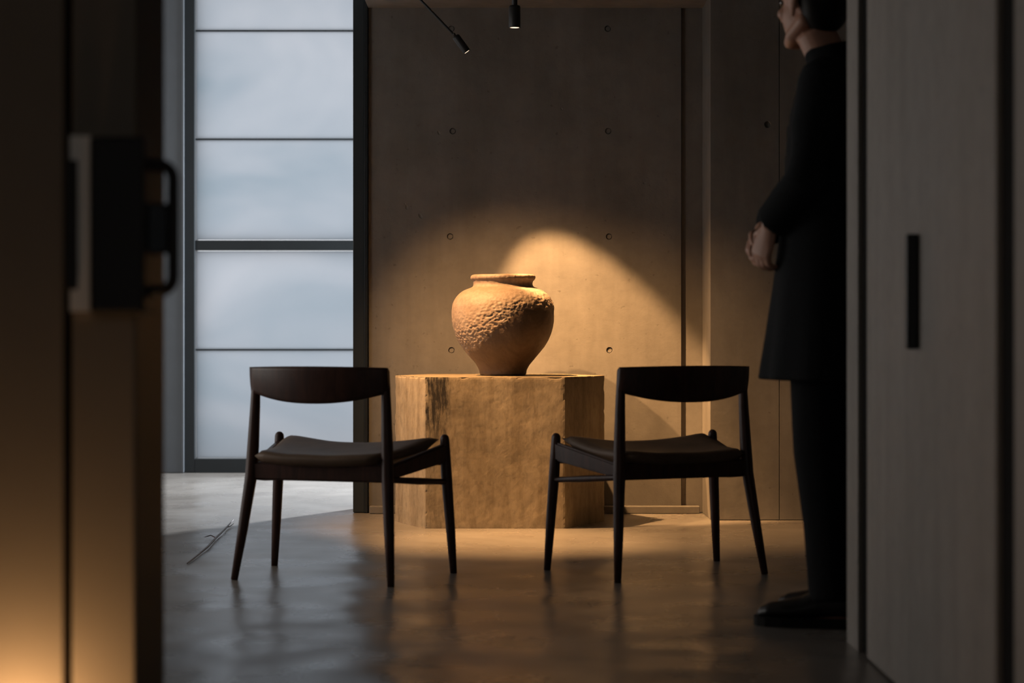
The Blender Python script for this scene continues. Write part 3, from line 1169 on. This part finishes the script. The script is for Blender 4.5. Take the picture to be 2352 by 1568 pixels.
def person():
    root = empty('person', (PC.x, PC.y, 0))
    tag(root, 'standing person in a long black coat, hands joined in front, beside the right wall', 'person')
    inv = Matrix.Translation((-PC.x, -PC.y, 0))

    def part(name, me, mat, parent=None):
        me.transform(inv)
        o = link(name, me, mat, parent or root)
        return o

    # ---- body: one continuous surface
    bm = bmesh.new()
    ringloft(bm, [hring(0.0, 0, z, rf, rl) for z, rf, rl in ((0.80, 0.09, 0.14), (0.90, 0.12, 0.165), (1.02, 0.105, 0.145), (1.16, 0.105, 0.15), (1.32, 0.115, 0.165), (1.42, 0.105, 0.165), (1.49, 0.075, 0.12), (1.53, 0.06, 0.07))])
    tube(bm, [pp(0.0, 0, 1.45), pp(0.022, 0, 1.53), hp(-0.022, 0, -0.085), hp(-0.012, 0, -0.03)], [0.066, 0.058, 0.055, 0.055], 20)
    for s in (1, -1):
        tube(bm, [pp(0.0, s * 0.085, 0.88), pp(0.025, s * 0.092, 0.50), pp(0.0, s * 0.092, 0.33), pp(-0.005, s * 0.092, 0.09)], [0.088, 0.058, 0.055, 0.038], 18)
        tube(bm, [pp(-0.03, s * 0.092, 0.05), pp(0.05, s * 0.095, 0.045), pp(0.15, s * 0.10, 0.035)], [(0.032, 0.035), (0.036, 0.03), (0.038, 0.018)], 16)
    tube(bm, [nS, nE, nE.lerp(nW, 0.3), nW], [0.05, 0.04, 0.04, 0.026], 16)
    tube(bm, [fS, fE, fE.lerp(fW, 0.3), fW], [0.05, 0.04, 0.04, 0.026], 16)
    # head: skull, face, jaw, nose, lips, brow, ears
    ax = (HF, HL, UP)
    ellipsoid(bm, hp(-0.012, 0, 0.035), ax, (0.098, 0.076, 0.088), 24, 16)
    ellipsoid(bm, hp(0.022, 0, -0.025), ax, (0.070, 0.062, 0.085), 24, 16)
    tube(bm, [hp(-0.028, 0.050, -0.052), hp(0.030, 0.040, -0.085), hp(0.072, 0.012, -0.100), hp(0.072, -0.012, -0.100), hp(0.030, -0.040, -0.085), hp(-0.028, -0.050, -0.052)], [0.020, 0.020, 0.018, 0.018, 0.020, 0.020], 14)
    tube(bm, [hp(0.088, 0, 0.018), hp(0.102, 0, -0.012), hp(0.108, 0, -0.028)], [0.008, 0.011, 0.013], 12)
    for s in (1, -1):
        ellipsoid(bm, hp(0.098, s * 0.011, -0.033), ax, (0.010, 0.008, 0.008), 10, 8)
        tube(bm, [hp(0.084, s * 0.012, 0.030), hp(0.080, s * 0.036, 0.034), hp(0.062, s * 0.056, 0.026)], [0.009, 0.010, 0.009], 10)
        ellipsoid(bm, hp(0.062, s * 0.044, -0.022), ax, (0.020, 0.018, 0.018), 12, 8)
        tube(bm, [hp(-0.012, s * 0.076, 0.022), hp(-0.022, s * 0.084, 0.012), hp(-0.016, s * 0.080, -0.012), hp(-0.006, s * 0.072, -0.034)], [(0.008, 0.012), (0.008, 0.016), (0.008, 0.013), (0.007, 0.008)], 10, up=HF)
    tube(bm, [hp(0.082, 0.020, -0.058), hp(0.094, 0, -0.055), hp(0.082, -0.020, -0.058)], [0.006, 0.0075, 0.006], 10)
    tube(bm, [hp(0.078, 0.018, -0.069), hp(0.090, 0, -0.069), hp(0.078, -0.018, -0.069)], [0.006, 0.008, 0.006], 10)
    # clasped hands: the near hand laid over the far one
    hand(bm, nW, Vector((-0.30, 0.18, -0.95)), Vector((0.35, -0.55, -0.25)), Vector((-0.75, -0.55, 0.10)))
    hand(bm, fW, Vector((-0.28, -0.42, -0.85)), Vector((0.45, 0.5, -0.30)), Vector((-0.35, 0.85, -0.1)))
    part('body', remeshed(bm, 0.0042, 4), 'skin')
    for s in (1, -1):
        bm = bmesh.new()
        ellipsoid(bm, hp(0.076, s * 0.032, 0.012), ax, (0.0125, 0.0125, 0.009), 14, 10)
        me = bpy.data.meshes.new('eye'); bm.to_mesh(me); bm.free()
        part('eye', me, 'eye')
    # ---- hair
    bm = bmesh.new()
    ellipsoid(bm, hp(-0.030, 0, 0.052), ax, (0.100, 0.086, 0.094), 28, 18)
    ellipsoid(bm, hp(-0.060, 0, -0.005), ax, (0.060, 0.076, 0.085), 24, 16)
    for i in range(9):
        a = -0.8 + 1.6 * i / 8
        tube(bm, [hp(0.00, a * 0.055, 0.126), hp(0.046, a * 0.064, 0.108), hp(0.070 - 0.022 * abs(a), a * 0.076, 0.078)], [0.013, 0.012, 0.006], 10)
    part('hair', remeshed(bm, 0.006, 3), 'hair')
    # ---- trousers
    bm = bmesh.new()
    ringloft(bm, [hring(0.0, 0, z, rf, rl) for z, rf, rl in ((0.78, 0.12, 0.175), (0.90, 0.128, 0.18), (1.02, 0.118, 0.16))])
    for s in (1, -1):
        tube(bm, [pp(0.012, s * 0.088, 0.88), pp(0.022, s * 0.092, 0.68), pp(0.020, s * 0.093, 0.48), pp(0.000, s * 0.093, 0.28), pp(-0.012, s * 0.093, 0.075)],
             [(0.095, 0.105), (0.090, 0.100), (0.082, 0.092), (0.076, 0.084), (0.072, 0.080)], 24, up=PF, dome=False)
    part('trousers', remeshed(bm, 0.009, 4), 'trousers')
    # ---- coat with collar and sleeves
    bm = bmesh.new()
    rows = ((0.672, 0.005, 0.205, 0.245), (0.70, 0.005, 0.202, 0.242), (0.80, 0.006, 0.188, 0.228), (0.92, 0.008, 0.172, 0.212), (1.04, 0.008, 0.160, 0.200), (1.16, 0.004, 0.148, 0.194),
            (1.30, 0.0, 0.146, 0.198), (1.40, -0.004, 0.138, 0.205), (1.46, -0.006, 0.122, 0.200), (1.50, -0.004, 0.102, 0.160), (1.535, 0.004, 0.088, 0.112), (1.565, 0.012, 0.080, 0.086), (1.585, 0.016, 0.072, 0.076))
    rings = []
    for z, f, rf, rl in rows:
        r = hring(f, 0, z, rf, rl, 56)
        if z < 1.1:                                   # soft vertical folds toward the hem
            amp = 0.010 * (1.1 - z) / 0.43
            for k in range(len(r)):
                a = 2 * math.pi * k / len(r)
                dr_ = (r[k] - pp(f, 0, z)).normalized()
                r[k] = r[k] + dr_ * amp * (math.sin(5 * a + 0.7) + 0.6 * math.sin(9 * a))
        rings.append(r)
    ringloft(bm, rings)
    tube(bm, [nS + Vector((0, 0, -0.005)), nS.lerp(nE, 0.5), nE, nE.lerp(nW, 0.45), nW + (nW - nE).normalized() * -0.005], [0.074, 0.070, 0.064, 0.058, 0.050], 24, flat_ends=(False, True))
    tube(bm, [fS + Vector((0, 0, -0.005)), fS.lerp(fE, 0.5), fE, fE.lerp(fW, 0.45), fW + (fW - fE).normalized() * -0.005], [0.074, 0.070, 0.064, 0.058, 0.050], 24, flat_ends=(False, True))
    # collar roll and overlapping front edge
    cp = []
    for k in range(15):
        a = math.radians(35 + 290 * k / 14)
        cp.append(pp(0.018 + 0.074 * math.cos(a), 0.080 * math.sin(a), 1.560 + 0.030 * (1 - math.cos(a)) * 0.5))
    tube(bm, cp, [0.016] * 15, 12)
    tube(bm, [pp(0.090, 0.02, 1.53), pp(0.140, 0.025, 1.36), pp(0.150, 0.03, 1.15), pp(0.178, 0.03, 0.90), pp(0.205, 0.03, 0.68)], [(0.012, 0.006)] * 5, 12, up=PL)
    coat = part('coat', remeshed(bm, 0.0075, 4), 'coat')
    for z in (1.28, 1.12, 0.96):
        bm = bmesh.new()
        fz = 0.154 if z > 1.1 else 0.186
        fz = {1.28: 0.156, 1.12: 0.163, 0.96: 0.176}[z]
        ellipsoid(bm, pp(fz, -0.03, z), (PL, UP, PF), (0.011, 0.011, 0.004), 14, 8)
        me = bpy.data.meshes.new('button'); bm.to_mesh(me); bm.free()
        part('button', me, 'shoe', None).parent = coat
    # ---- shoes
    for s, sh in ((1, 0.0), (-1, 0.0)):
        c0 = pp(-0.012 + sh, s * 0.093, 0)
        td = (PF + PL * s * 0.10).normalized()
        sd = Vector((-td.y, td.x, 0))

        def ring(f, z0, w_, h_, n=24):
            out = []
            for k in range(n):
                a = 2 * math.pi * k / n
                ca, sa = math.cos(a), math.sin(a)
                ca = math.copysign(abs(ca) ** 0.8, ca)
                zz = h_ * (0.5 + 0.5 * math.copysign(abs(sa) ** 0.8, sa))
                out.append(c0 + td * f + sd * ca * w_ * (1 - 0.25 * max(0, sa)) + UP * (z0 + zz))
            return out
        bm = bmesh.new()
        ringloft(bm, [ring(f, 0.022, w_, h_) for f, w_, h_ in ((-0.072, 0.014, 0.05), (-0.064, 0.030, 0.078), (-0.03, 0.038, 0.098), (0.02, 0.040, 0.105), (0.055, 0.041, 0.086), (0.10, 0.046, 0.060), (0.15, 0.049, 0.048), (0.19, 0.043, 0.040), (0.212, 0.030, 0.030), (0.222, 0.014, 0.018))])
        me = remeshed(bm, 0.005, 4)
        shoe = part('shoe', me, 'shoe')
        bm = bmesh.new()
        ol = [(-0.078, 0.012), (-0.068, 0.032), (-0.03, 0.040), (0.02, 0.040), (0.10, 0.049), (0.15, 0.053), (0.195, 0.046), (0.218, 0.032), (0.230, 0.012)]
        loop = [c0 + td * f + sd * w_ for f, w_ in ol] + [c0 + td * f - sd * w_ for f, w_ in reversed(ol)]
        ringloft(bm, [[p + UP * 0.0 for p in loop], [p + UP * 0.026 for p in loop]])
        me = bpy.data.meshes.new('sole')
        bmesh.ops.recalc_face_normals(bm, faces=bm.faces[:])
        bm.to_mesh(me); bm.free()
        part('sole', me, 'sole', shoe)


person()
